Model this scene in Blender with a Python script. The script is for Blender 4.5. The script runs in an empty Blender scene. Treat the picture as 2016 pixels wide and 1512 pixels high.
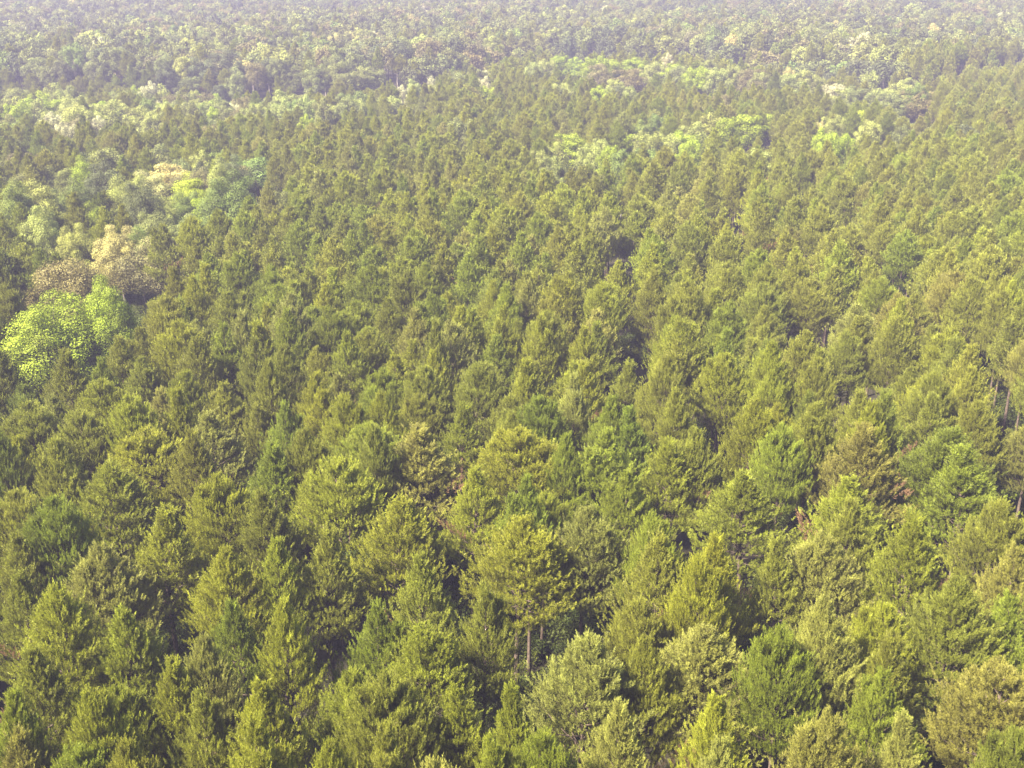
import bpy, math, random
import numpy as np
from mathutils import Vector

rng = np.random.default_rng(11)
random.seed(11)
scn = bpy.context.scene
COL = scn.collection
PI = math.pi

# ------------------------------------------------------------------ camera
FPX = 2162.0                       # focal length in pixels of the 2016 px wide photograph
PITCH = math.radians(20.8)
CAMZ = 53.0
SP, CP = math.sin(PITCH), math.cos(PITCH)
cd = bpy.data.cameras.new('camera')
cd.sensor_width = 36.0
cd.lens = 36.0 * FPX / 2016.0
cd.clip_start = 0.5
cd.clip_end = 20000
cam = bpy.data.objects.new('camera', cd)
COL.objects.link(cam)
cam.location = (0, 0, CAMZ)
cam.rotation_euler = (PI / 2 - PITCH, 0, 0)
scn.camera = cam


def smooth_noise(x, y):
    return (math.sin(x * .011 + 1.3) * math.cos(y * .009 + .4) + .6 * math.sin(x * .023 - y * .017 + 2.1)
            + .5 * math.cos(x * .005 + y * .013))


EDGE_X = [-600, 0, 400, 700, 900, 1050, 1300, 1600, 1750, 1900, 2600]
EDGE_Y = [150, 165, 172, 172, 145, 116, 118, 146, 160, 125, 112]


def edge_dist(px):
    """how far off the foot of the wooded rise is, in this direction"""
    v = (756 - np.interp(px, EDGE_X, EDGE_Y)) / FPX
    return 42.0 * (CP + v * SP) / (SP - v * CP)


def ground(x, y):
    """gently rolling land, flat under the near stand"""
    d = math.hypot(x, y)
    k = min(1.0, max(0.0, (d - 170) / 260.0))
    far = min(1.0, max(0.0, (d - 500) / 900.0))
    # the mixed wood at the back stands on a rise behind a shallow dip
    rise = 0.0
    if y > 150:
        e = edge_dist(1008 + FPX * CP * x / y)
        q = min(1.0, max(0.0, (y - e + 16) / 26.0)); q = q * q * (3 - 2 * q)
        rise = 7.0 * q - 4.0 * math.exp(-((y - e + 24) / 26.0) ** 2)
    return rise + k * 1.6 * smooth_noise(x, y) + far * 3.0 * math.sin(y * .011 + x * .0025) + max(0.0, min(d, 2600.0) - 560) * .024


def at(px, py, h):
    """where the ray of the photograph's pixel meets the height h above the land"""
    dx, v = (px - 1008) / FPX, (756 - py) / FPX
    dy, dz = CP + v * SP, -SP + v * CP
    z = h
    for _ in range(8):
        t = (z - CAMZ) / min(dz, -.012)
        x, y = dx * t, dy * t
        z = ground(x, y) + h
    return x, y


def proj(x, y, z):
    dz = z - CAMZ
    f = y * CP - dz * SP
    if f < 1:
        return -9999, 9999, f
    return 1008 + FPX * x / f, 756 - FPX * (y * SP + dz * CP) / f, f


# ------------------------------------------------------------------ materials
def new_mat(name):
    m = bpy.data.materials.new(name)
    m.use_nodes = True
    m.node_tree.nodes.clear()
    return m, m.node_tree.nodes, m.node_tree.links


def foliage_mat(name, rough=.5, trans=.35, spec=.3, spread=1.0):
    m, N, L = new_mat(name)
    out = N.new('ShaderNodeOutputMaterial')
    tint = N.new('ShaderNodeAttribute'); tint.attribute_type = 'INSTANCER'; tint.attribute_name = 'tint'
    age = N.new('ShaderNodeAttribute'); age.attribute_type = 'GEOMETRY'; age.attribute_name = 'age'
    # needles differ from shoot to shoot: old ones duller, the new growth paler
    ramp = N.new('ShaderNodeValToRGB')
    e = ramp.color_ramp.elements
    e[0].position = 0.0; e[0].color = (.50, .46, .42, 1)
    e[1].position = 1.0; e[1].color = (1.72, 1.70, 1.25, 1)
    L.new(age.outputs['Fac'], ramp.inputs['Fac'])
    mul = N.new('ShaderNodeMix'); mul.data_type = 'RGBA'; mul.blend_type = 'MULTIPLY'; mul.inputs[0].default_value = 1.0
    L.new(tint.outputs['Color'], mul.inputs[6]); L.new(ramp.outputs['Color'], mul.inputs[7])
    # a few dead sprays
    dead = N.new('ShaderNodeAttribute'); dead.attribute_type = 'GEOMETRY'; dead.attribute_name = 'dead'
    mx = N.new('ShaderNodeMix'); mx.data_type = 'RGBA'
    mx.inputs[7].default_value = (.17, .10, .05, 1)
    L.new(dead.outputs['Fac'], mx.inputs[0]); L.new(mul.outputs[2], mx.inputs[6])
    p = N.new('ShaderNodeBsdfPrincipled')
    p.inputs['Roughness'].default_value = rough
    p.inputs['Specular IOR Level'].default_value = spec
    L.new(mx.outputs[2], p.inputs['Base Color'])
    tr = N.new('ShaderNodeBsdfTranslucent')
    L.new(mx.outputs[2], tr.inputs['Color'])
    ms = N.new('ShaderNodeMixShader'); ms.inputs[0].default_value = trans
    L.new(p.outputs[0], ms.inputs[1]); L.new(tr.outputs[0], ms.inputs[2])
    L.new(ms.outputs[0], out.inputs['Surface'])
    return m


def noise_mat(name, c0, c1, scale, rough=.95, detail=6):
    m, N, L = new_mat(name)
    out = N.new('ShaderNodeOutputMaterial')
    tc = N.new('ShaderNodeTexCoord')
    nz = N.new('ShaderNodeTexNoise'); nz.inputs['Scale'].default_value = scale; nz.inputs['Detail'].default_value = detail
    rp = N.new('ShaderNodeValToRGB')
    rp.color_ramp.elements[0].position = .35; rp.color_ramp.elements[0].color = (*c0, 1)
    rp.color_ramp.elements[1].position = .68; rp.color_ramp.elements[1].color = (*c1, 1)
    p = N.new('ShaderNodeBsdfPrincipled'); p.inputs['Roughness'].default_value = rough
    p.inputs['Specular IOR Level'].default_value = .15
    L.new(tc.outputs['Object'], nz.inputs['Vector']); L.new(nz.outputs['Fac'], rp.inputs['Fac'])
    L.new(rp.outputs['Color'], p.inputs['Base Color']); L.new(p.outputs[0], out.inputs['Surface'])
    return m


M_NEEDLE = foliage_mat('pine_needles', .5, .30, .25)
M_LEAF = foliage_mat('broad_leaves', .6, .38, .15)
M_BARK = noise_mat('pine_bark', (.045, .034, .027), (.11, .08, .06), 6)
M_GREYBARK = noise_mat('grey_bark', (.12, .10, .085), (.25, .22, .19), 5)
M_GROUND = noise_mat('needle_litter', (.016, .015, .008), (.034, .028, .016), .35)


# ------------------------------------------------------------------ mesh building with arrays
class Geo:
    def __init__(s):
        s.v, s.t, s.age, s.dead, s.mi, s.n = [], [], [], [], [], 0

    def add(s, v, t, age, dead, mi):
        s.v.append(v); s.t.append(t + s.n); s.n += len(v)
        s.age.append(np.broadcast_to(age, (len(v),)).astype(np.float32))
        s.dead.append(np.broadcast_to(dead, (len(v),)).astype(np.float32))
        s.mi.append(np.full(len(t), mi, np.int32))

    def mesh(s, name, mats, smooth_wood=True):
        v = np.concatenate(s.v).astype(np.float32); t = np.concatenate(s.t).astype(np.int32)
        me = bpy.data.meshes.new(name)
        me.vertices.add(len(v)); me.vertices.foreach_set('co', v.ravel())
        me.loops.add(len(t) * 3); me.loops.foreach_set('vertex_index', t.ravel())
        me.polygons.add(len(t))
        me.polygons.foreach_set('loop_start', np.arange(0, len(t) * 3, 3, dtype=np.int32))
        me.polygons.foreach_set('loop_total', np.full(len(t), 3, np.int32))
        me.polygons.foreach_set('material_index', np.concatenate(s.mi))
        for m in mats: me.materials.append(m)
        me.update(calc_edges=True)
        a = me.attributes.new('age', 'FLOAT', 'POINT'); a.data.foreach_set('value', np.concatenate(s.age))
        d = me.attributes.new('dead', 'FLOAT', 'POINT'); d.data.foreach_set('value', np.concatenate(s.dead))
        return me


def unit(a):
    return a / np.maximum(np.linalg.norm(a, axis=-1, keepdims=True), 1e-9)


def tube(g, pts, rad, sides, mi=0):
    pts = np.asarray(pts, float); n = len(pts)
    d = unit(np.gradient(pts, axis=0))
    ref = np.tile([0., 0., 1.], (n, 1)); ref[np.abs(d[:, 2]) > .9] = [1, 0, 0]
    u = unit(np.cross(d, ref)); w = np.cross(d, u)
    a = np.arange(sides) * 2 * PI / sides
    ring = pts[:, None] + (u[:, None] * np.cos(a)[None, :, None] + w[:, None] * np.sin(a)[None, :, None]) * np.asarray(rad)[:, None, None]
    v = ring.reshape(-1, 3); T = []
    for i in range(n - 1):
        for k in range(sides):
            a0, a1 = i * sides + k, i * sides + (k + 1) % sides
            T += [(a0, a1, a1 + sides), (a0, a1 + sides, a0 + sides)]
    g.add(v, np.array(T, int), .5, 0, mi)


def blades(g, base, dirn, length, width, age, dead, R, mi=0):
    """triangular needle sprays: base, direction, length, width arrays"""
    side = unit(np.cross(dirn, R.normal(size=dirn.shape)))
    w = side * (width * .5)[:, None]
    mid = base + dirn * (length * .45)[:, None]
    tip = base + dirn * length[:, None]
    v = np.stack([base, mid + w, tip, mid - w], 1).reshape(-1, 3)
    i = np.arange(len(base)) * 4
    t = np.concatenate([np.stack([i, i + 1, i + 2], 1), np.stack([i, i + 2, i + 3], 1)])
    g.add(v, t, np.repeat(age, 4), np.repeat(dead, 4), mi)


PINE_H = 16.5
LODS = {0: (2.1, 38, .165, .021, .9), 1: (2.0, 20, .185, .034, .95), 2: (1.3, 10, .26, .072, 1.0), 3: (.5, 6, .48, .20, 1.3)}


def pine_geo(seed, habit, lod, wood, leaf):
    """habit: (crown radius, crown base as a share of height, taper power, tops, fullness)"""
    R = np.random.default_rng(seed)
    Rc, cb, pw, tops, full = habit
    frac, nbl, nlen, nwid, slen = LODS[lod]
    H = PINE_H
    lean = R.normal(size=2) * .25
    def axis(z):
        q = z / H
        return np.array([lean[0] * q * q, lean[1] * q * q + .12 * math.sin(q * 5 + seed), z])
    zs = np.linspace(-.3, H * .97, 9)
    tube(wood, [axis(z) for z in zs], np.interp(zs, [-.3, .6, H * .5, H], [.25, .19, .12, .02]), 7 if lod < 2 else 4, 1 if wood is leaf else 0)
    leaders = [(0., 0., H)]
    for k in range(tops - 1):
        a = R.uniform(0, 2 * PI)
        leaders.append((math.cos(a) * Rc * .42, math.sin(a) * Rc * .42, H * R.uniform(.9, .97)))
    nb = int(84 * full)
    zc = cb * H
    P, D, S, DEAD, AGE = [], [], [], [], []
    for i in range(nb):
        t = ((i + .5) / nb) ** .85
        lx, ly, lz = leaders[i % len(leaders)] if t > .55 else leaders[0]
        z0 = zc + (lz - zc) * t * .965
        prof = (1 - t) ** pw * min(1.0, .55 + 2.2 * t)
        L = max(.35, Rc * prof * R.uniform(.72, 1.22))
        az = i * 2.39996 + R.normal() * .35
        el = np.interp(t, [0, .35, .8, 1], [.10, .38, .80, 1.15]) + R.normal() * .12
        o = np.array([math.cos(az), math.sin(az), 0.])
        sh = (t - .45) / .55 if t > .45 else 0
        b0 = axis(z0) + np.array([lx, ly, 0]) * max(0., sh)
        s = np.linspace(0, 1, 4)
        curve = b0 + o * (s * L * math.cos(el))[:, None] + np.array([0, 0, 1.]) * (s * L * math.sin(el) + .32 * L * s * s)[:, None]
        if lod <= 1:
            tube(wood, curve, np.array([.05, .035, .022, .01]) * (.6 + .25 * L), 4 if lod == 0 else 3, 1 if wood is leaf else 0)
        ns = max(5, int((7 + 6.2 * L) * frac * full))
        q = 1 - .60 * R.random(ns) ** 1.9
        side = np.array([-o[1], o[0], 0.])
        off = R.normal(size=(ns, 1)) * (.30 * L * (.55 + .5 * q) + .14)[:, None] * side
        pos = b0 + o * (q * L * math.cos(el))[:, None] + np.array([0, 0, 1.]) * (q * L * math.sin(el) + .32 * L * q * q)[:, None] + off
        pos[:, 2] += R.normal(size=ns) * .13
        dr = unit(.42 * (o + off * .6) + np.array([0, 0, 1.2]) + R.normal(size=(ns, 3)) * .2)
        P.append(pos); D.append(dr)
        dead = 1.0 if R.random() < .004 and t < .4 else 0.0
        DEAD.append(np.full(ns, dead)); AGE.append(np.clip(.28 + .15 * R.normal() + .3 * R.random(ns) + .22 * (q - .5), 0, 1))
        S.append(R.uniform(.36, .72, ns) * slen)
    for lx, ly, lz in leaders:       # leading shoots
        n = 5
        P.append(np.array([lx, ly, lz - .55]) + np.append(lean, 0) + R.normal(size=(n, 3)) * [.13, .13, .2]); D.append(unit(np.array([0, 0, 1.]) + R.normal(size=(n, 3)) * .16))
        S.append(R.uniform(.6, .95, n)); DEAD.append(np.zeros(n)); AGE.append(np.full(n, .75))
    P, D, S, DEAD, AGE = map(np.concatenate, (P, D, S, DEAD, AGE))
    n = len(P)
    idx = np.repeat(np.arange(n), nbl)
    m = len(idx)
    u = R.random(m)
    base = P[idx] + D[idx] * (S[idx] * (u * .9))[:, None]
    spread = unit(R.normal(size=(m, 3)))
    spread = unit(spread - D[idx] * (spread * D[idx]).sum(1, keepdims=True))
    ang = np.interp(u, [0, 1], [.95, .30]) + R.normal(size=m) * .12
    d = unit(D[idx] * np.cos(ang)[:, None] + spread * np.sin(ang)[:, None])
    ln = nlen * R.uniform(.75, 1.2, m)
    blades(leaf, base, d, ln, np.full(m, nwid) * R.uniform(.8, 1.2, m), np.clip(AGE[idx] + .22 * (u - .5) + R.normal(size=m) * .06, 0, 1), DEAD[idx], R, 0)


HABITS = [(3.5, .46, .95, 1, 1.15), (3.6, .46, .84, 2, 1.25), (3.1, .43, 1.1, 1, 1.1), (3.8, .50, .66, 3, 1.3),
          (3.4, .43, .96, 2, 1.2), (3.1, .48, .94, 1, 1.05), (3.7, .46, .86, 1, 1.25), (3.6, .48, .74, 2, 1.25)]
HABIT_WORD = ['conical', 'twin-topped', 'narrow pointed', 'broad rounded', 'tall forked', 'slender high-crowned', 'full conical', 'blunt-topped']


def broad_geo(seed, lod, wood, leaf, bare=False, Rc=4.2, H=15.0):
    R = np.random.default_rng(seed)
    zs = np.linspace(-.3, H * .62, 6)
    jit = R.normal(size=(6, 2)) * .12
    tr = np.column_stack([jit[:, 0], jit[:, 1], zs])
    mi = 1 if wood is leaf else 0
    tube(wood, tr, np.linspace(.34, .14, 6), 7 if lod == 0 else 4, mi)
    cz, rz = H * .60, H * .36
    nl = {0: 80, 1: 48, 2: 30}[lod]
    per = {0: 620, 1: 300, 2: 90}[lod]
    sz = {0: .165, 1: .26, 2: .52}[lod]
    if bare: per = int(per * .75)
    gold = PI * (3 - 5 ** .5)
    for i in range(nl):
        y = 1 - 1.55 * (i + .5) / nl
        r = math.sqrt(max(0, 1 - y * y)); a = i * gold + R.normal() * .3
        k = R.uniform(.55, 1.06) * (1 + .16 * math.sin(a * 2 + seed) + .10 * math.sin(a * 3 + y * 4 + seed * 2))
        c = np.array([math.cos(a) * r * Rc * k, math.sin(a) * r * Rc * k, cz + y * rz * k])
        lr = R.uniform(1.0, 1.75) * (1 if lod < 2 else 1.2)
        if lod <= 1 and i % 2 == 0:
            s0 = np.array([0, 0, H * R.uniform(.3, .55)])
            mid = s0 * .45 + c * .55 + np.array([0, 0, .5])
            tube(wood, [s0, mid, c], [.11, .06, .02], 4, mi)
        d = unit(R.normal(size=(per, 3)) + [0, 0, .35])
        p = c + d * lr * R.uniform(.55, 1.08, (per, 1)) * [1, 1, .8]
        nrm = unit(d + R.normal(size=(per, 3)) * .36)
        u = unit(np.cross(nrm, R.normal(size=(per, 3)))); w = np.cross(nrm, u)
        s = sz * R.uniform(.6, 1.25, (per, 1)); 
        v = np.stack([p - u * s * .62, p + w * s * .42, p + u * s * .62, p - w * s * .42], 1).reshape(-1, 3)
        j = np.arange(per) * 4
        t = np.concatenate([np.stack([j, j + 1, j + 2], 1), np.stack([j, j + 2, j + 3], 1)])
        leaf.add(v, t, np.repeat(np.clip(.36 + .14 * R.normal() + R.normal(size=per) * .12, 0, 1), 4), 0, 0)


# prototypes ----------------------------------------------------------------
def split_meshes(fn, nm, wood_mat, leaf_mat):
    w, l = Geo(), Geo()
    fn(w, l)
    return w.mesh(nm + '_trunk', [wood_mat]), l.mesh(nm + '_crown', [leaf_mat])


def joined_mesh(fn, nm, wood_mat, leaf_mat):
    g = Geo()
    fn(g, g)
    return g.mesh(nm, [leaf_mat, wood_mat])


PINE = {}
for lod in (0, 1):
    PINE[lod] = [split_meshes(lambda w, l, k=k: pine_geo(100 + k, HABITS[k], lod, w, l), 'pine', M_BARK, M_NEEDLE) for k in range(8)]
BROAD = {}
for lod in (0, 1):
    BROAD[lod] = [split_meshes(lambda w, l, k=k: broad_geo(300 + k, lod, w, l, k == 3), 'broadleaf', M_GREYBARK, M_LEAF) for k in range(4)]

# ------------------------------------------------------------------ what stands where (read off the photograph)
TONE = {'y': (.156, .170, .018), 'g': (.128, .154, .018), 'o': (.136, .146, .022), 'b': (.138, .137, .032),
        'p': (.164, .170, .042), 'd': (.098, .116, .018)}
TONE_WORD = {'y': 'yellow-green', 'g': 'fresh green', 'o': 'olive', 'b': 'brownish', 'p': 'pale grey-green', 'd': 'dark green'}
# tip x, tip y, crown width in photograph pixels, tone
TIPS = '''985 1090 170 y;1065 1105 180 y;950 1165 150 o;1050 1195 150 y;1115 1175 110 y;1000 1240 130 o;1700 778 95 o;1745 782 95 o;1712 800 95 y;20 1205 130 o;110 1178 140 y;245 1207 130 y;60 1287 170 o;405 1267 120 p;465 1195 110 g;350 1245 90 o;190 1380 160 y;
205 1325 100 y;20 1378 110 g;75 1405 110 o;110 1430 120 b;345 1315 60 y;390 1378 150 o;440 1400 110 o;490 1330 100 y;360 1455 130 o;
255 1460 130 o;320 1500 120 y;30 1460 130 b;70 1497 130 b;150 1485 130 g;555 1200 120 y;520 1255 110 g;515 1350 170 y;735 1196 130 g;
832 1255 190 y;705 1322 190 y;785 1365 160 y;900 1365 100 y;990 1362 110 g;690 1430 110 g;640 1455 120 o;655 1475 130 y;760 1430 160 o;
965 1470 140 y;595 1395 120 o;680 1283 120 o;640 1330 110 o;1010 1375 130 g;1215 1187 140 y;1315 1235 110 o;1145 1275 220 p;1395 1250 250 p;
1305 1290 120 g;1150 1370 110 y;1230 1400 150 p;1145 1440 140 o;1410 1378 80 y;1440 1395 200 b;1340 1430 120 o;1410 1470 130 p;1330 1485 110 o;
1070 1460 130 g;1480 1440 110 p;1640 1065 140 p;1570 1190 140 y;1625 1190 160 p;1745 1195 120 y;1880 1150 190 o;1990 1182 130 g;1945 1265 120 o;
1965 1330 210 b;1540 1255 90 g;1675 1330 150 p;1745 1330 120 g;1840 1332 160 y;1785 1435 160 p;1885 1455 140 p;1610 1480 110 p;1655 1425 190 b;
2008 1445 120 d;1910 1375 110 p;30 868 90 y;100 875 100 o;135 895 120 g;210 930 140 y;250 862 110 o;290 857 130 y;335 895 140 y;
400 822 150 p;430 950 110 y;20 920 100 o;35 975 110 o;110 990 110 g;240 1003 110 y;185 985 110 o;310 1010 140 y;215 1078 140 p;160 1085 120 g;
285 1095 140 b;30 1140 110 o;370 1015 110 g;450 1090 130 y;40 1060 110 o;100 1100 110 o;380 1090 110 o;540 885 110 g;590 850 110 o;655 915 170 y;590 960 100 g;
520 975 120 o;720 848 140 g;830 852 190 p;800 878 100 y;970 852 100 g;935 900 80 g;870 945 130 g;920 980 180 y;775 997 180 y;710 1040 120 o;
635 1045 120 o;600 1065 110 y;540 1070 100 y;625 1068 90 y;570 1130 110 y;680 1095 100 g;755 1100 130 y;845 1030 110 y;905 1045 140 o;
1020 1018 240 y;1015 860 190 y;1110 867 80 g;1140 910 120 p;1200 850 140 g;1265 895 130 p;1325 877 120 y;1240 935 110 g;1345 940 120 g;
1475 940 180 y;1275 985 110 o;1345 980 150 y;1210 1005 130 g;1150 1000 140 b;1215 1087 110 y;1290 1068 160 o;1480 1030 150 o;1375 1115 110 y;
1080 1020 110 o;1430 930 120 b;1070 975 110 o;1515 880 120 y;1615 882 120 o;1665 945 140 y;1712 852 140 b;1780 900 140 y;1810 855 110 g;
1860 850 140 g;1915 890 190 g;2005 880 120 g;1545 970 130 y;1625 1015 120 o;1710 1045 120 g;1840 965 120 y;1810 1030 130 y;1870 1030 180 o;
2000 1085 120 b;1540 1075 110 o;1565 1100 110 g;1715 1135 120 g;1960 1000 120 o;1040 560 80 p;1125 630 85 y;1290 650 90 g;1240 715 85 y;
1020 715 80 y;1130 740 80 p;1385 670 80 o;1400 755 90 y;1690 608 90 p;1768 585 80 b;1665 688 90 y;1850 595 85 g;1920 628 100 g;750 780 90 y;
880 705 90 g;965 745 85 g;385 700 75 y;340 750 100 y;600 740 85 o;570 765 80 g;630 775 90 y;735 845 90 o;260 790 90 y;460 760 90 g;180 765 95 g;
420 590 85 y;480 680 85 d;700 700 80 o;1500 700 85 o;1460 640 80 o;1600 640 80 o;1750 700 85 g;1560 730 90 y;1200 790 90 g;1250 810 95 g;
1060 790 95 g;1480 790 100 y;1380 850 100 o;1450 870 100 p;1600 800 100 o;1730 745 85 o;1830 725 85 g;1840 790 95 o;1900 720 90 g;1980 680 90 g;
150 820 100 o;60 800 100 o;430 700 80 o;520 620 75 g;660 600 75 o;760 640 75 y;830 600 75 g;900 560 75 o;960 640 80 y;1220 560 75 g;1330 560 75 o;
1440 560 75 g;1520 560 75 o;1600 560 75 g;1880 540 75 b;1950 560 75 o;300 640 80 o;350 620 80 y;250 680 85 y;100 700 90 o;50 720 90 o'''
# broadleaf trees: crown top x, y, width, tone, mesh
BTONE = {'Y': (.222, .285, .026), 'L': (.225, .255, .075), 'P': (.33, .31, .13), 'G': (.135, .18, .045), 'B': (.155, .145, .066), 'W': (.36, .37, .24),
         'S': (.155, .175, .06), 'D': (.095, .11, .05)}
BTONE_WORD = {'Y': 'bright yellow-green', 'L': 'lime-tinged pale green', 'P': 'cream-coloured', 'G': 'deep green', 'B': 'reddish-brown thin-leaved',
              'W': 'creamy white', 'S': 'grey-green', 'D': 'dark olive'}
BTIPS = '''92 598 165 Y;205 563 105 Y;130 510 150 B;225 440 85 P;330 322 110 P;290 345 80 P;350 345 70 B;395 330 60 B;
500 312 150 G;445 335 70 Y;378 350 105 Y;410 385 60 Y;250 352 80 L;160 318 60 Y;110 335 60 L;300 385 90 L;165 410 60 Y;
140 440 70 L;270 455 70 G;300 470 130 B;30 350 90 S;

1065 290 40 L;1095 280 50 L;1125 258 75 Y;1160 275 45 L;1185 268 45 L;1222 258 70 Y;1245 243 45 G;1265 235 40 G;1275 252 50 L;1310 258 55 L;1345 255 60 Y;
1370 240 60 L;1395 222 60 L;1430 225 50 Y;1470 220 80 Y;1500 222 60 Y;1090 300 50 L;1200 280 40 Y;1320 240 45 L;1290 220 40 G;1360 270 50 Y;
1640 262 45 Y;1665 258 45 Y;1620 250 45 Y;1640 222 45 L;1690 218 60 Y;1715 232 50 L;1790 230 50 L;1780 245 40 S;1850 240 70 D;1905 245 60 D;1610 235 35 P;1720 205 50 S;
1645 160 45 W;1665 172 45 L;1710 150 35 L;1740 158 50 L;1770 160 55 L;1790 165 40 L;1690 165 50 S;1760 185 50 S;1810 178 60 B;
1815 118 40 G;1100 104 45 Y;1130 102 45 Y;1170 106 50 Y;1200 108 50 Y;1250 110 50 Y;1075 112 40 L;1290 118 45 L;1330 122 50 Y;1370 126 45 Y;1410 128 50 L;
1450 130 45 L;1050 118 40 L;1500 138 40 L;1180 125 45 B;1240 135 60 B;1380 142 55 B;1480 135 50 B;1605 148 40 Y;1120 160 40 Y;1180 165 45 Y;1240 165 40 L;
30 190 60 L;60 193 60 Y;100 187 60 Y;130 195 55 L;165 160 80 S;205 195 60 B;240 205 55 L;275 208 60 L;265 178 28 Y;300 215 55 L;100 220 40 W;130 235 30 W;
190 228 30 W;15 225 50 S;345 198 45 S;385 190 50 Y;420 185 50 Y;440 195 40 L;470 195 50 W;500 195 50 L;530 190 50 L;560 195 45 L;420 210 25 Y;600 225 35 Y;
620 190 50 S;580 180 50 S;650 200 50 L;700 190 50 L;760 185 50 L;830 190 45 L;75 272 28 Y;395 296 25 L;690 160 60 G;660 155 60 D;450 155 60 D;730 165 60 S;
310 52 60 L;350 50 60 L;395 52 50 L;400 60 50 L;340 65 60 S;430 80 40 L;440 62 25 W;275 95 35 W;290 92 30 W;960 165 35 Y;955 150 30 W;970 110 40 L;
660 65 30 P;690 55 30 P;735 60 30 W;800 75 40 L;810 85 35 L;850 70 25 W;955 82 30 W;1000 30 35 S;940 60 50 S;900 75 50 S;
1320 30 25 W;1140 20 20 W;785 8 25 W;830 10 25 W;1480 40 30 L;1560 50 30 P;1660 35 35 P;1700 50 35 L;1840 45 40 P;1440 82 30 L;1590 70 45 L;1340 85 50 S;1500 95 50 S;1560 90 50 L;1610 85 40 L;1400 70 40 L'''
# dark openings between the crowns: x, y in the photograph, radius in metres
GAPS = [(945, 1325, .5), (965, 1355, .4), (1062, 1388, .8), (1490, 1235, 2.4), (1500, 1290, 2.0), (1560, 1430, 2.2), (1545, 1470, 1.8), (1665, 890, .3), (1795, 1185, .9),
        (1845, 1310, .9), (1150, 1135, 1.0), (1170, 1170, .6), (612, 1450, .8), (365, 1402, .5), (660, 1280, .4), (1425, 1090, .6), (1210, 975, .5), (1430, 980, .5), (1980, 1080, .8),
        (1950, 1460, 1.0), (370, 1235, .4), (10, 1360, .6), (120, 1425, .4), (865, 1100, .4), (710, 1120, .4)]


def jitter_tint(c, amt=.075):
    s = 1 + rng.normal() * amt
    h = rng.normal() * amt * .35
    return (max(.01, c[0] * s * (1 + h)), max(.01, c[1] * s), max(.005, c[2] * s * (1 - h)))


SPECIAL = {(1640, 1065): 'tall pale pine spire standing above the crowns left of a dark opening, lower right',
           (1020, 1018): 'largest broad yellow-green pine, standing centre front beside the dark green hollow',
           (1712, 852): 'brownish conical pine just right of the round black gap between the crowns',
           (1395, 1250): 'big rounded pale pine with frosted tips, left of the deepest black opening',
           (1145, 1275): 'big rounded straw-tinted pine between two dark openings in the front stand',
           (705, 1322): 'brightest yellow-topped pine of the front stand, left of the dark green hollow',
           (1215, 1187): 'narrow yellow pine rising just right of the broad central pine'}
pines, broads = [], []             # each a dict
kept = []
recs = [r.split() for r in TIPS.replace('\n', '').split(';')]
for px, py, w, tone in sorted(((float(a), float(b), float(c), d) for a, b, c, d in recs), key=lambda q: (-((q[0], q[1]) in SPECIAL), -q[2])):
    # small tips beside a bigger crown belong to it
    if py > 850 and any(abs(px - a) < .40 * (w + c) and abs(py - b) < .36 * (w + c) and math.hypot(px - a, py - b) < .34 * (w + c) for a, b, c in kept): continue
    kept.append((px, py, w))
    if py < 775 and tone not in 'pb': continue
    h = PINE_H * rng.uniform(.93, 1.07)
    x, y = at(px, py, h)
    d = math.sqrt(x * x + y * y + (CAMZ - h) ** 2)
    wm = min(10.4, max(6.0, w * d / FPX * (1.62 if w < 150 else 1.34)))
    pines.append(dict(x=x, y=y, h=h, w=wm, tone=tone, listed=True, tip=(px, py)))
for rec in BTIPS.replace('\n', '').split(';'):
    px, py, w, tone = rec.split()
    px, py, w = float(px), float(py), float(w)
    h = 15.0 * rng.uniform(.9, 1.1)
    if py < 130: h += 2
    x, y = at(px, py, h)
    d = math.sqrt(x * x + y * y + (CAMZ - h) ** 2)
    wm = min(15, max(6.0, w * d / FPX * 1.1))
    broads.append(dict(x=x, y=y, h=h, w=wm, tone=tone, listed=True))


def rays_of_gaps():
    out = []
    for gx, gy, r in GAPS:
        a = np.array(at(gx, gy, 15.5)); b = np.array(at(gx, gy, 2.5))
        out.append((a, b, r))
    return out


GR = rays_of_gaps()


def blocks_gap(x, y, rad):
    p = np.array([x, y])
    for a, b, r in GR:
        if abs(a[1] - y) > 60: continue
        ab = b - a
        t = min(1, max(0, np.dot(p - a, ab) / np.dot(ab, ab)))
        # crowns are narrow at the top and wide lower down
        if np.linalg.norm(p - a - ab * t) < rad * (.2 + .65 * t) + r * .55: return True
    return False


# vegetation map, in the terms of the photograph ------------------------------
def kind_at(px, py, y):
    """share of broadleaf trees in the wood seen about this place"""
    if y > edge_dist(px) - 4: return .80
    if px < 640 and 180 < py < 222: return .6
    if px < 560 and 292 < py < 520 and px < 560 - (py - 292) * 1.1: return .40 if py < 470 else .1
    return .025 if y > 190 else 0.0


cells = {}


def cell(x, y): return (int(x // 10), int(y // 10))


def remember(t):
    cells.setdefault(cell(t['x'], t['y']), []).append(t)


def crowded(x, y, r, f):
    cx, cy = cell(x, y)
    for i in (-1, 0, 1):
        for j in (-1, 0, 1):
            for t in cells.get((cx + i, cy + j), ()):
                if (t['x'] - x) ** 2 + (t['y'] - y) ** 2 < (f * (r + t['w'] * .5)) ** 2: return True
    return False


for t in pines + broads: remember(t)
ROW = math.radians(4.5)
cr, sr = math.cos(ROW), math.sin(ROW)
MAXD = 1500.0
step_x, step_y = 4.7, 3.9


def tone_for(px, py):  # duller pines toward both sides: darkening at the picture edges put into colour
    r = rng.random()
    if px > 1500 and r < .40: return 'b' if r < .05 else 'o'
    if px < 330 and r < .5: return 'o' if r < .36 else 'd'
    return rng.choice(list('yyyyygggooooop' if px < 1500 else 'yyggoooood'))


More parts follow.
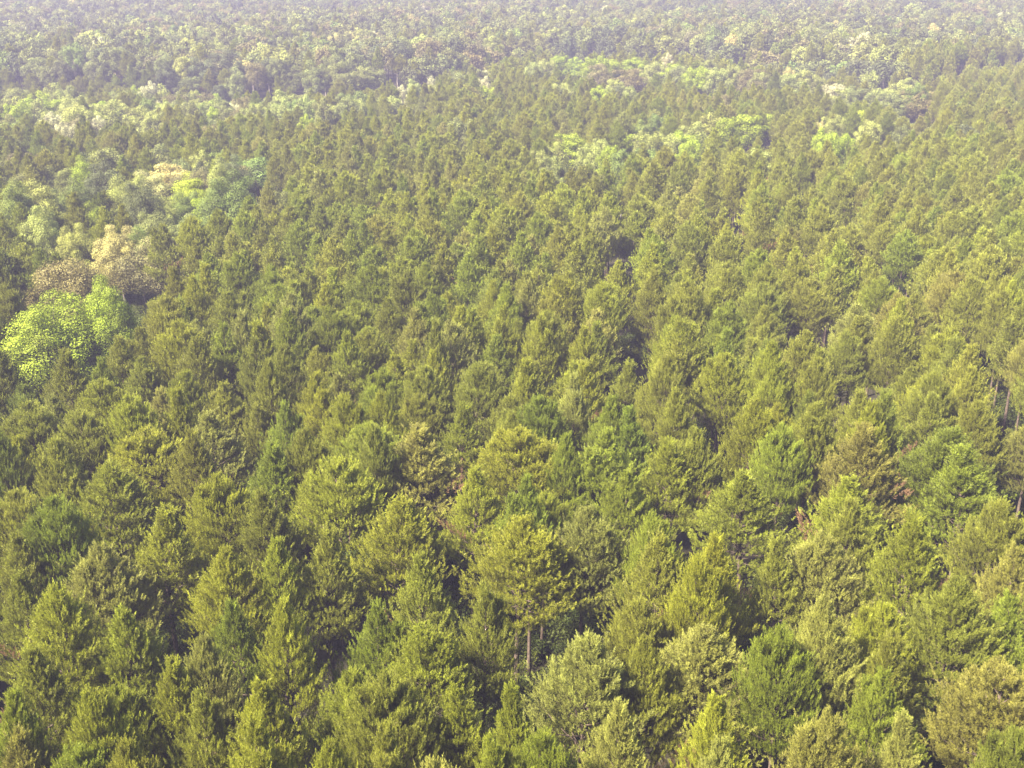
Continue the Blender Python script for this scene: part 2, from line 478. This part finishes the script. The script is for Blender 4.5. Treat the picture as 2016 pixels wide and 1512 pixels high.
for t in broads:
    t['s'] = proj(t['x'], t['y'], ground(t['x'], t['y']) + t['h'])
LEAFY = [(t['s'][0], t['s'][1], t['w'] * FPX / t['s'][2], t['s'][2]) for t in broads if t['tone'] in 'YLPWGB']


def hides_leafy(px, py, f):
    for bx, by, bw, bf in LEAFY:
        if f < bf + 3 and abs(px - bx) < bw * .5 and by - 6 < py < by + bw * (.62 if bf < 170 else .52): return True
    return False


# rows once thinned out of the stand leave narrow lanes
LA, LB = at(1440, 470, 8), at(1672, 900, 8)
LSLOPE = (LB[0] - LA[0]) / (LB[1] - LA[1])


def in_lane(x, y):
    return any(abs(x - (LA[0] + k + (y - LA[1]) * LSLOPE)) < 1.75 for k in (-20, 0, 18))


ny = 0
v = 14.0
while v < MAXD:
    far = np.interp(v, [0, 300, 700, 1750], [1.0, 1.1, 1.5, 2.1])
    half = v * .53 + 26
    u = -half
    while u < half:
        x0, y0 = u + (ny % 2) * 2.35 * far + rng.normal() * .5 * far, v + rng.normal() * .6 * far
        u += step_x * far
        x, y = x0 * cr + y0 * sr, -x0 * sr + y0 * cr
        if y < 10: continue
        z = ground(x, y)
        px, py, f = proj(x, y, z + 14)
        if abs(x) > y * .545 + 24: continue
        e = y - edge_dist(px)
        if -26 < e < -4 and (300 < px < 860 or 1100 < px < 1760) and rng.random() < .85: continue
        if 235 < py < np.interp(px, [880, 1000, 1300], [292, 280, 238]) and 880 < px < 1270 and py > np.interp(px, [880, 1000, 1300], [292, 280, 238]) - 22 and rng.random() < .9: continue
        share = kind_at(px, py, y)
        if rng.random() < share:
            w = rng.uniform(7.5, 13.5) if py < 160 else rng.uniform(6.5, 11.5)
            if rng.random() < .3 or crowded(x, y, w * .5, .55): continue
            r = rng.random()
            if py < 175: tone = 'S' if r < .46 else 'B' if r < .60 else 'D' if r < .84 else 'L' if r < .93 else 'G' if r < .98 else 'P' if r < .992 else 'W'
            elif py < 240: tone = 'L' if r < .4 else 'Y' if r < .52 else 'S' if r < .8 else 'G' if r < .88 else 'W' if r < .92 else 'B'
            else: tone = 'S' if r < .35 else 'G' if r < .55 else 'L' if r < .72 else 'B' if r < .88 else 'D'
            t = dict(x=x, y=y, h=rng.uniform(13, 18.5) * (1.08 if py < 150 else 1), w=w, tone=tone, listed=False)
            broads.append(t); remember(t)
        else:
            w = rng.uniform(6.0, 8.2)
            if rng.random() < .06 or crowded(x, y, w * .5, .47 if f < 110 else .48): continue
            if 78 < v < 230 and in_lane(x, y): continue
            if hides_leafy(px, proj(x, y, z + PINE_H * .97)[1], f): continue
            if v < 220 and blocks_gap(x, y, w * .5): continue
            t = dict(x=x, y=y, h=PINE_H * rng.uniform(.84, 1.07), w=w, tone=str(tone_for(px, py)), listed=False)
            pines.append(t); remember(t)
    v += step_y * far
    ny += 1

for t in pines + broads:
    t['g'] = ground(t['x'], t['y'])
    t['px'], t['py'], t['f'] = proj(t['x'], t['y'], t['g'] + t['h'])
    t['mx'], t['my'], _ = proj(t['x'], t['y'], t['g'] + t['h'] * .72)
    t['in'] = -40 < t['mx'] < 2056 and 0 < t['my'] and t['py'] < 1512
    t['k'] = int(rng.integers(0, 8))
    t['rot'] = float(rng.uniform(0, 2 * PI))

NP, NB = 300, 290
cand = sorted([t for t in pines if t['in']], key=lambda t: t['f'] - (60 if t['listed'] else 0))
for t in cand[:NP]: t['own'] = True
cand = sorted([t for t in broads if t['in']], key=lambda t: t['f'] * (.45 if t['listed'] else 1.0))
for t in cand[:NB]: t['own'] = True

# ------------------------------------------------------------------ individual trees
ONES = 'zero one two three four five six seven eight nine ten eleven twelve thirteen fourteen fifteen sixteen seventeen eighteen nineteen'.split()
TENS = ['', '', 'twenty', 'thirty', 'forty', 'fifty', 'sixty', 'seventy', 'eighty', 'ninety']


def words(n):
    n = int(round(min(100, max(0, n))))
    if n == 100: return 'a-hundred'
    if n < 20: return ONES[n]
    return TENS[n // 10] + ('' if n % 10 == 0 else '-' + ONES[n % 10])


used = set()


def place_label(t, look):
    a, b = t['px'] / 2016 * 100, t['py'] / 1512 * 100
    for da in (0, 1, -1, 2, -2):
        s = f"{look}, tip {words(a + da)} percent across and {words(max(0, b))} percent down the photo"
        if s not in used:
            used.add(s); return s
    s = f"{look}, tip {words(a)} percent across and {words(b + 1)} percent down the photo"
    used.add(s)
    return s


def add_tree(kind, t, meshes, base_h, base_r, tint, label, cat, group):
    root = bpy.data.objects.new(kind, None)
    root.empty_display_size = .5
    COL.objects.link(root)
    root.location = (t['x'], t['y'], t['g'])
    root.rotation_euler = (0, 0, t['rot'])
    s = t['w'] * .5 / base_r
    root.scale = (s, s, t['h'] / base_h)
    root['label'] = label; root['category'] = cat; root['group'] = group
    for nm, me in zip(('trunk', 'crown'), meshes):
        o = bpy.data.objects.new(nm, me)
        COL.objects.link(o)
        o.parent = root
        if nm == 'crown': o['tint'] = [float(c) for c in tint]
    return root


listed_xy = [t['tip'] for t in pines if t['listed']]
for i, t in enumerate(pines):
    if not t.get('own'): continue
    lod = 0 if t['f'] < 112 else 1
    k = t['k']
    lab = SPECIAL.get(listed_xy[i]) if i < len(listed_xy) else None
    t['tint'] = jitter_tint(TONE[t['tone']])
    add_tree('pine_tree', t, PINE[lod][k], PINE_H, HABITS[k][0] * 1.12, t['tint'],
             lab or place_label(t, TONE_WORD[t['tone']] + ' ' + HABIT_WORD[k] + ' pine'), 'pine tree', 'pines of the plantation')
for t in broads:
    if not t.get('own'): continue
    lod = 0 if t['f'] < 230 else 1
    k = 3 if t['tone'] == 'B' else t['k'] % 3
    add_tree('broadleaf_tree', t, BROAD[lod][k], 15.0, 4.7, jitter_tint(BTONE[t['tone']], .08),
             place_label(t, BTONE_WORD[t['tone']] + ' broadleaf tree'), 'tree', 'broadleaf trees among the pines')

# ------------------------------------------------------------------ the rest of the wood, one object a kind
def source(name, meshes):
    c = bpy.data.collections.new(name)
    for i, me in enumerate(meshes):
        o = bpy.data.objects.new(f'{name}_{i:02d}', me)
        c.objects.link(o)
    return c


def scatter(name, label, coll, pts, mat):
    me = bpy.data.meshes.new(name)
    me.from_pydata([p[0] for p in pts], [], [])
    a = me.attributes.new('tint', 'FLOAT_COLOR', 'POINT'); a.data.foreach_set('color', np.array([(*p[1], 1) for p in pts], np.float32).ravel())
    a = me.attributes.new('pick', 'INT', 'POINT'); a.data.foreach_set('value', np.array([p[2] for p in pts], np.int32))
    a = me.attributes.new('turn', 'FLOAT_VECTOR', 'POINT'); a.data.foreach_set('vector', np.array([(0, 0, p[3]) for p in pts], np.float32).ravel())
    a = me.attributes.new('size', 'FLOAT_VECTOR', 'POINT'); a.data.foreach_set('vector', np.array([p[4] for p in pts], np.float32).ravel())
    o = bpy.data.objects.new(name, me)
    COL.objects.link(o)
    o['kind'] = 'stuff'; o['label'] = label; o['category'] = 'woodland'
    ng = bpy.data.node_groups.new(name, 'GeometryNodeTree')
    ng.interface.new_socket('Geometry', in_out='INPUT', socket_type='NodeSocketGeometry')
    ng.interface.new_socket('Geometry', in_out='OUTPUT', socket_type='NodeSocketGeometry')
    N, L = ng.nodes, ng.links
    gi, go = N.new('NodeGroupInput'), N.new('NodeGroupOutput')
    ci = N.new('GeometryNodeCollectionInfo'); ci.inputs['Collection'].default_value = coll
    ci.inputs['Separate Children'].default_value = True; ci.inputs['Reset Children'].default_value = True
    iop = N.new('GeometryNodeInstanceOnPoints'); iop.inputs['Pick Instance'].default_value = True
    def attr(nm, ty):
        n = N.new('GeometryNodeInputNamedAttribute'); n.data_type = ty; n.inputs['Name'].default_value = nm
        return n.outputs['Attribute']
    L.new(gi.outputs[0], iop.inputs['Points']); L.new(ci.outputs[0], iop.inputs['Instance'])
    L.new(attr('pick', 'INT'), iop.inputs['Instance Index'])
    L.new(attr('turn', 'FLOAT_VECTOR'), iop.inputs['Rotation'])
    L.new(attr('size', 'FLOAT_VECTOR'), iop.inputs['Scale'])
    L.new(iop.outputs[0], go.inputs[0])
    md = o.modifiers.new('scatter', 'NODES'); md.node_group = ng
    return o


far_h = [0, 1, 3, 4, 6]
psrc = [joined_mesh(lambda w, l, k=k: pine_geo(500 + k, HABITS[k], 1, w, l), 'pine_near', M_BARK, M_NEEDLE) for k in (0, 1, 3)] + \
       [joined_mesh(lambda w, l, k=k: pine_geo(520 + k, HABITS[k], 2, w, l), 'pine_mid', M_BARK, M_NEEDLE) for k in far_h] + \
       [joined_mesh(lambda w, l, k=k: pine_geo(540 + k, HABITS[k], 3, w, l), 'pine_far', M_BARK, M_NEEDLE) for k in far_h]
pc = source('pine_source', psrc)
prad = [HABITS[k][0] * 1.12 for k in (0, 1, 3)] + [HABITS[k][0] * 1.12 for k in far_h] * 2
pts = []
for t in pines:
    if t.get('own'): continue
    d = t['f']
    j = int(rng.integers(0, 3)) if d < 140 else (3 + int(rng.integers(0, 5)) if d < 420 else 8 + int(rng.integers(0, 5)))
    s = t['w'] * .5 / prad[j]
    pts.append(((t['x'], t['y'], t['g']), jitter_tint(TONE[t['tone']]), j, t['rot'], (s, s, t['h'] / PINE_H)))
scatter('pine_wood', 'pine plantation running back into the distance as one green mass', pc, pts, M_NEEDLE)
print('PINE STUFF', len(pts), 'pines', len(pines))

bsrc = [joined_mesh(lambda w, l, k=k: broad_geo(700 + k, 1, w, l, k == 3), 'leafy_mid', M_GREYBARK, M_LEAF) for k in range(4)] + \
       [joined_mesh(lambda w, l, k=k: broad_geo(720 + k, 2, w, l, k == 3), 'leafy_far', M_GREYBARK, M_LEAF) for k in range(4)]
bc = source('broadleaf_source', bsrc)
pts = []
for t in broads:
    if t.get('own'): continue
    k = 3 if t['tone'] == 'B' else t['k'] % 3
    j = k if t['f'] < 420 else 4 + k
    s = t['w'] * .5 / 4.7
    pts.append(((t['x'], t['y'], t['g']), jitter_tint(BTONE[t['tone']], .1), j, t['rot'], (s, s, t['h'] / 15.0)))
scatter('broadleaf_wood', 'distant mixed broadleaf wood fading into lavender haze', bc, pts, M_LEAF)
print('BROAD STUFF', len(pts), 'broads', len(broads))


# undergrowth in the shade below the pines
def shrub_geo(seed, g):
    R = np.random.default_rng(seed)
    for i in range(9):
        c = np.array([R.normal() * .55, R.normal() * .55, R.uniform(.35, 1.3)])
        per = 150
        d = unit(R.normal(size=(per, 3)) + [0, 0, .3]); p = c + d * R.uniform(.2, .6, (per, 1))
        nrm = unit(d + R.normal(size=(per, 3)) * .8); u = unit(np.cross(nrm, R.normal(size=(per, 3)))); w = np.cross(nrm, u)
        s = R.uniform(.04, .095, (per, 1))
        v = np.stack([p - u * s, p + w * s * .6, p + u * s, p - w * s * .6], 1).reshape(-1, 3)
        j = np.arange(per) * 4
        g.add(v, np.concatenate([np.stack([j, j + 1, j + 2], 1), np.stack([j, j + 2, j + 3], 1)]), .4, 0, 0)
        tube(g, [(0, 0, -.1), c * .6, c], [.03, .02, .008], 3, 1)


ssrc = []
for k in range(3):
    g = Geo(); shrub_geo(900 + k, g); ssrc.append(g.mesh('shrub', [M_LEAF, M_GREYBARK]))
sc = source('shrub_source', ssrc)
pts = []
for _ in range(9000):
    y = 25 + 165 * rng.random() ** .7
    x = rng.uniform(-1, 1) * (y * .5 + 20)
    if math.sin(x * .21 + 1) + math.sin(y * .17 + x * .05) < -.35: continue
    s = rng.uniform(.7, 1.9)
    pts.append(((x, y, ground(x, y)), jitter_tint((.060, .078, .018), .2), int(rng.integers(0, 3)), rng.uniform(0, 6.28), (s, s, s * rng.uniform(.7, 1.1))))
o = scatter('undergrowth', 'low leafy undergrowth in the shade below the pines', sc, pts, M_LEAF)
o['category'] = 'undergrowth'

# ------------------------------------------------------------------ ground
xs = np.unique(np.concatenate([np.linspace(-9000, -1200, 14), np.linspace(-1200, 1200, 97), np.linspace(1200, 9000, 14)]))
ys = np.unique(np.concatenate([np.linspace(-3000, -100, 8), np.linspace(-100, 1900, 101), np.linspace(1900, 12000, 16)]))
vs = [(x, y, ground(x, y)) for y in ys for x in xs]
nx = len(xs)
fs = [(j * nx + i, j * nx + i + 1, (j + 1) * nx + i + 1, (j + 1) * nx + i) for j in range(len(ys) - 1) for i in range(nx - 1)]
me = bpy.data.meshes.new('ground'); me.from_pydata(vs, [], fs); me.materials.append(M_GROUND)
for p in me.polygons: p.use_smooth = True
go = bpy.data.objects.new('ground', me); COL.objects.link(go); go['kind'] = 'structure'

# ------------------------------------------------------------------ haze
X, Y0, Y1, Z0, Z1 = 9500, -3200, 12500, -20, 84
me = bpy.data.meshes.new('haze')
me.from_pydata([(-X, Y0, Z0), (X, Y0, Z0), (X, Y1, Z0), (-X, Y1, Z0), (-X, Y0, Z1), (X, Y0, Z1), (X, Y1, Z1), (-X, Y1, Z1)], [],
               [(3, 2, 1, 0), (4, 5, 6, 7), (0, 1, 5, 4), (1, 2, 6, 5), (2, 3, 7, 6), (3, 0, 4, 7)])
m, N, L = new_mat('haze_air')
out = N.new('ShaderNodeOutputMaterial')
pv = N.new('ShaderNodeVolumePrincipled')
pv.inputs['Color'].default_value = (.255, .24, .375, 1)
pv.inputs['Density'].default_value = .00076
pv.inputs['Density Attribute'].default_value = ''
pv.inputs['Anisotropy'].default_value = .1
L.new(pv.outputs[0], out.inputs['Volume'])
me.materials.append(m)
hz = bpy.data.objects.new('haze', me); COL.objects.link(hz); hz['kind'] = 'stuff'
hz['label'] = 'pale lavender haze over the distant woods'; hz['category'] = 'haze'

# ------------------------------------------------------------------ light
SUN_EL = math.radians(47)
sdir = Vector((-.78, -.55, 0)).normalized() * math.cos(SUN_EL) + Vector((0, 0, math.sin(SUN_EL)))
w = bpy.data.worlds.new('World'); scn.world = w; w.use_nodes = True
N, L = w.node_tree.nodes, w.node_tree.links
N.clear()
wo = N.new('ShaderNodeOutputWorld'); bg = N.new('ShaderNodeBackground'); sk = N.new('ShaderNodeTexSky')
sk.sky_type = 'NISHITA'; sk.sun_disc = False
sk.sun_elevation = SUN_EL; sk.sun_rotation = math.atan2(sdir.x, sdir.y)
sk.air_density = 1.0; sk.dust_density = 2.5; sk.ozone_density = 1.0
bg.inputs['Strength'].default_value = .053
L.new(sk.outputs[0], bg.inputs[0]); L.new(bg.outputs[0], wo.inputs[0])
sl = bpy.data.lights.new('sun', 'SUN'); sl.energy = 4.6; sl.angle = math.radians(4); sl.color = (1, .91, .74)
so = bpy.data.objects.new('sun', sl); COL.objects.link(so)
so.rotation_euler = sdir.to_track_quat('Z', 'Y').to_euler()

# ------------------------------------------------------------------ render settings
scn.view_settings.view_transform = 'Standard'
scn.view_settings.look = 'None'
scn.view_settings.exposure = 3.05
scn.view_settings.gamma = 1.0
cy = scn.cycles
cy.max_bounces = 6; cy.diffuse_bounces = 3; cy.glossy_bounces = 1; cy.transmission_bounces = 3; cy.volume_bounces = 0
cy.use_denoising = True
try: cy.denoiser = 'OPENIMAGEDENOISE'
except Exception: pass
cy.sample_clamp_indirect = 6
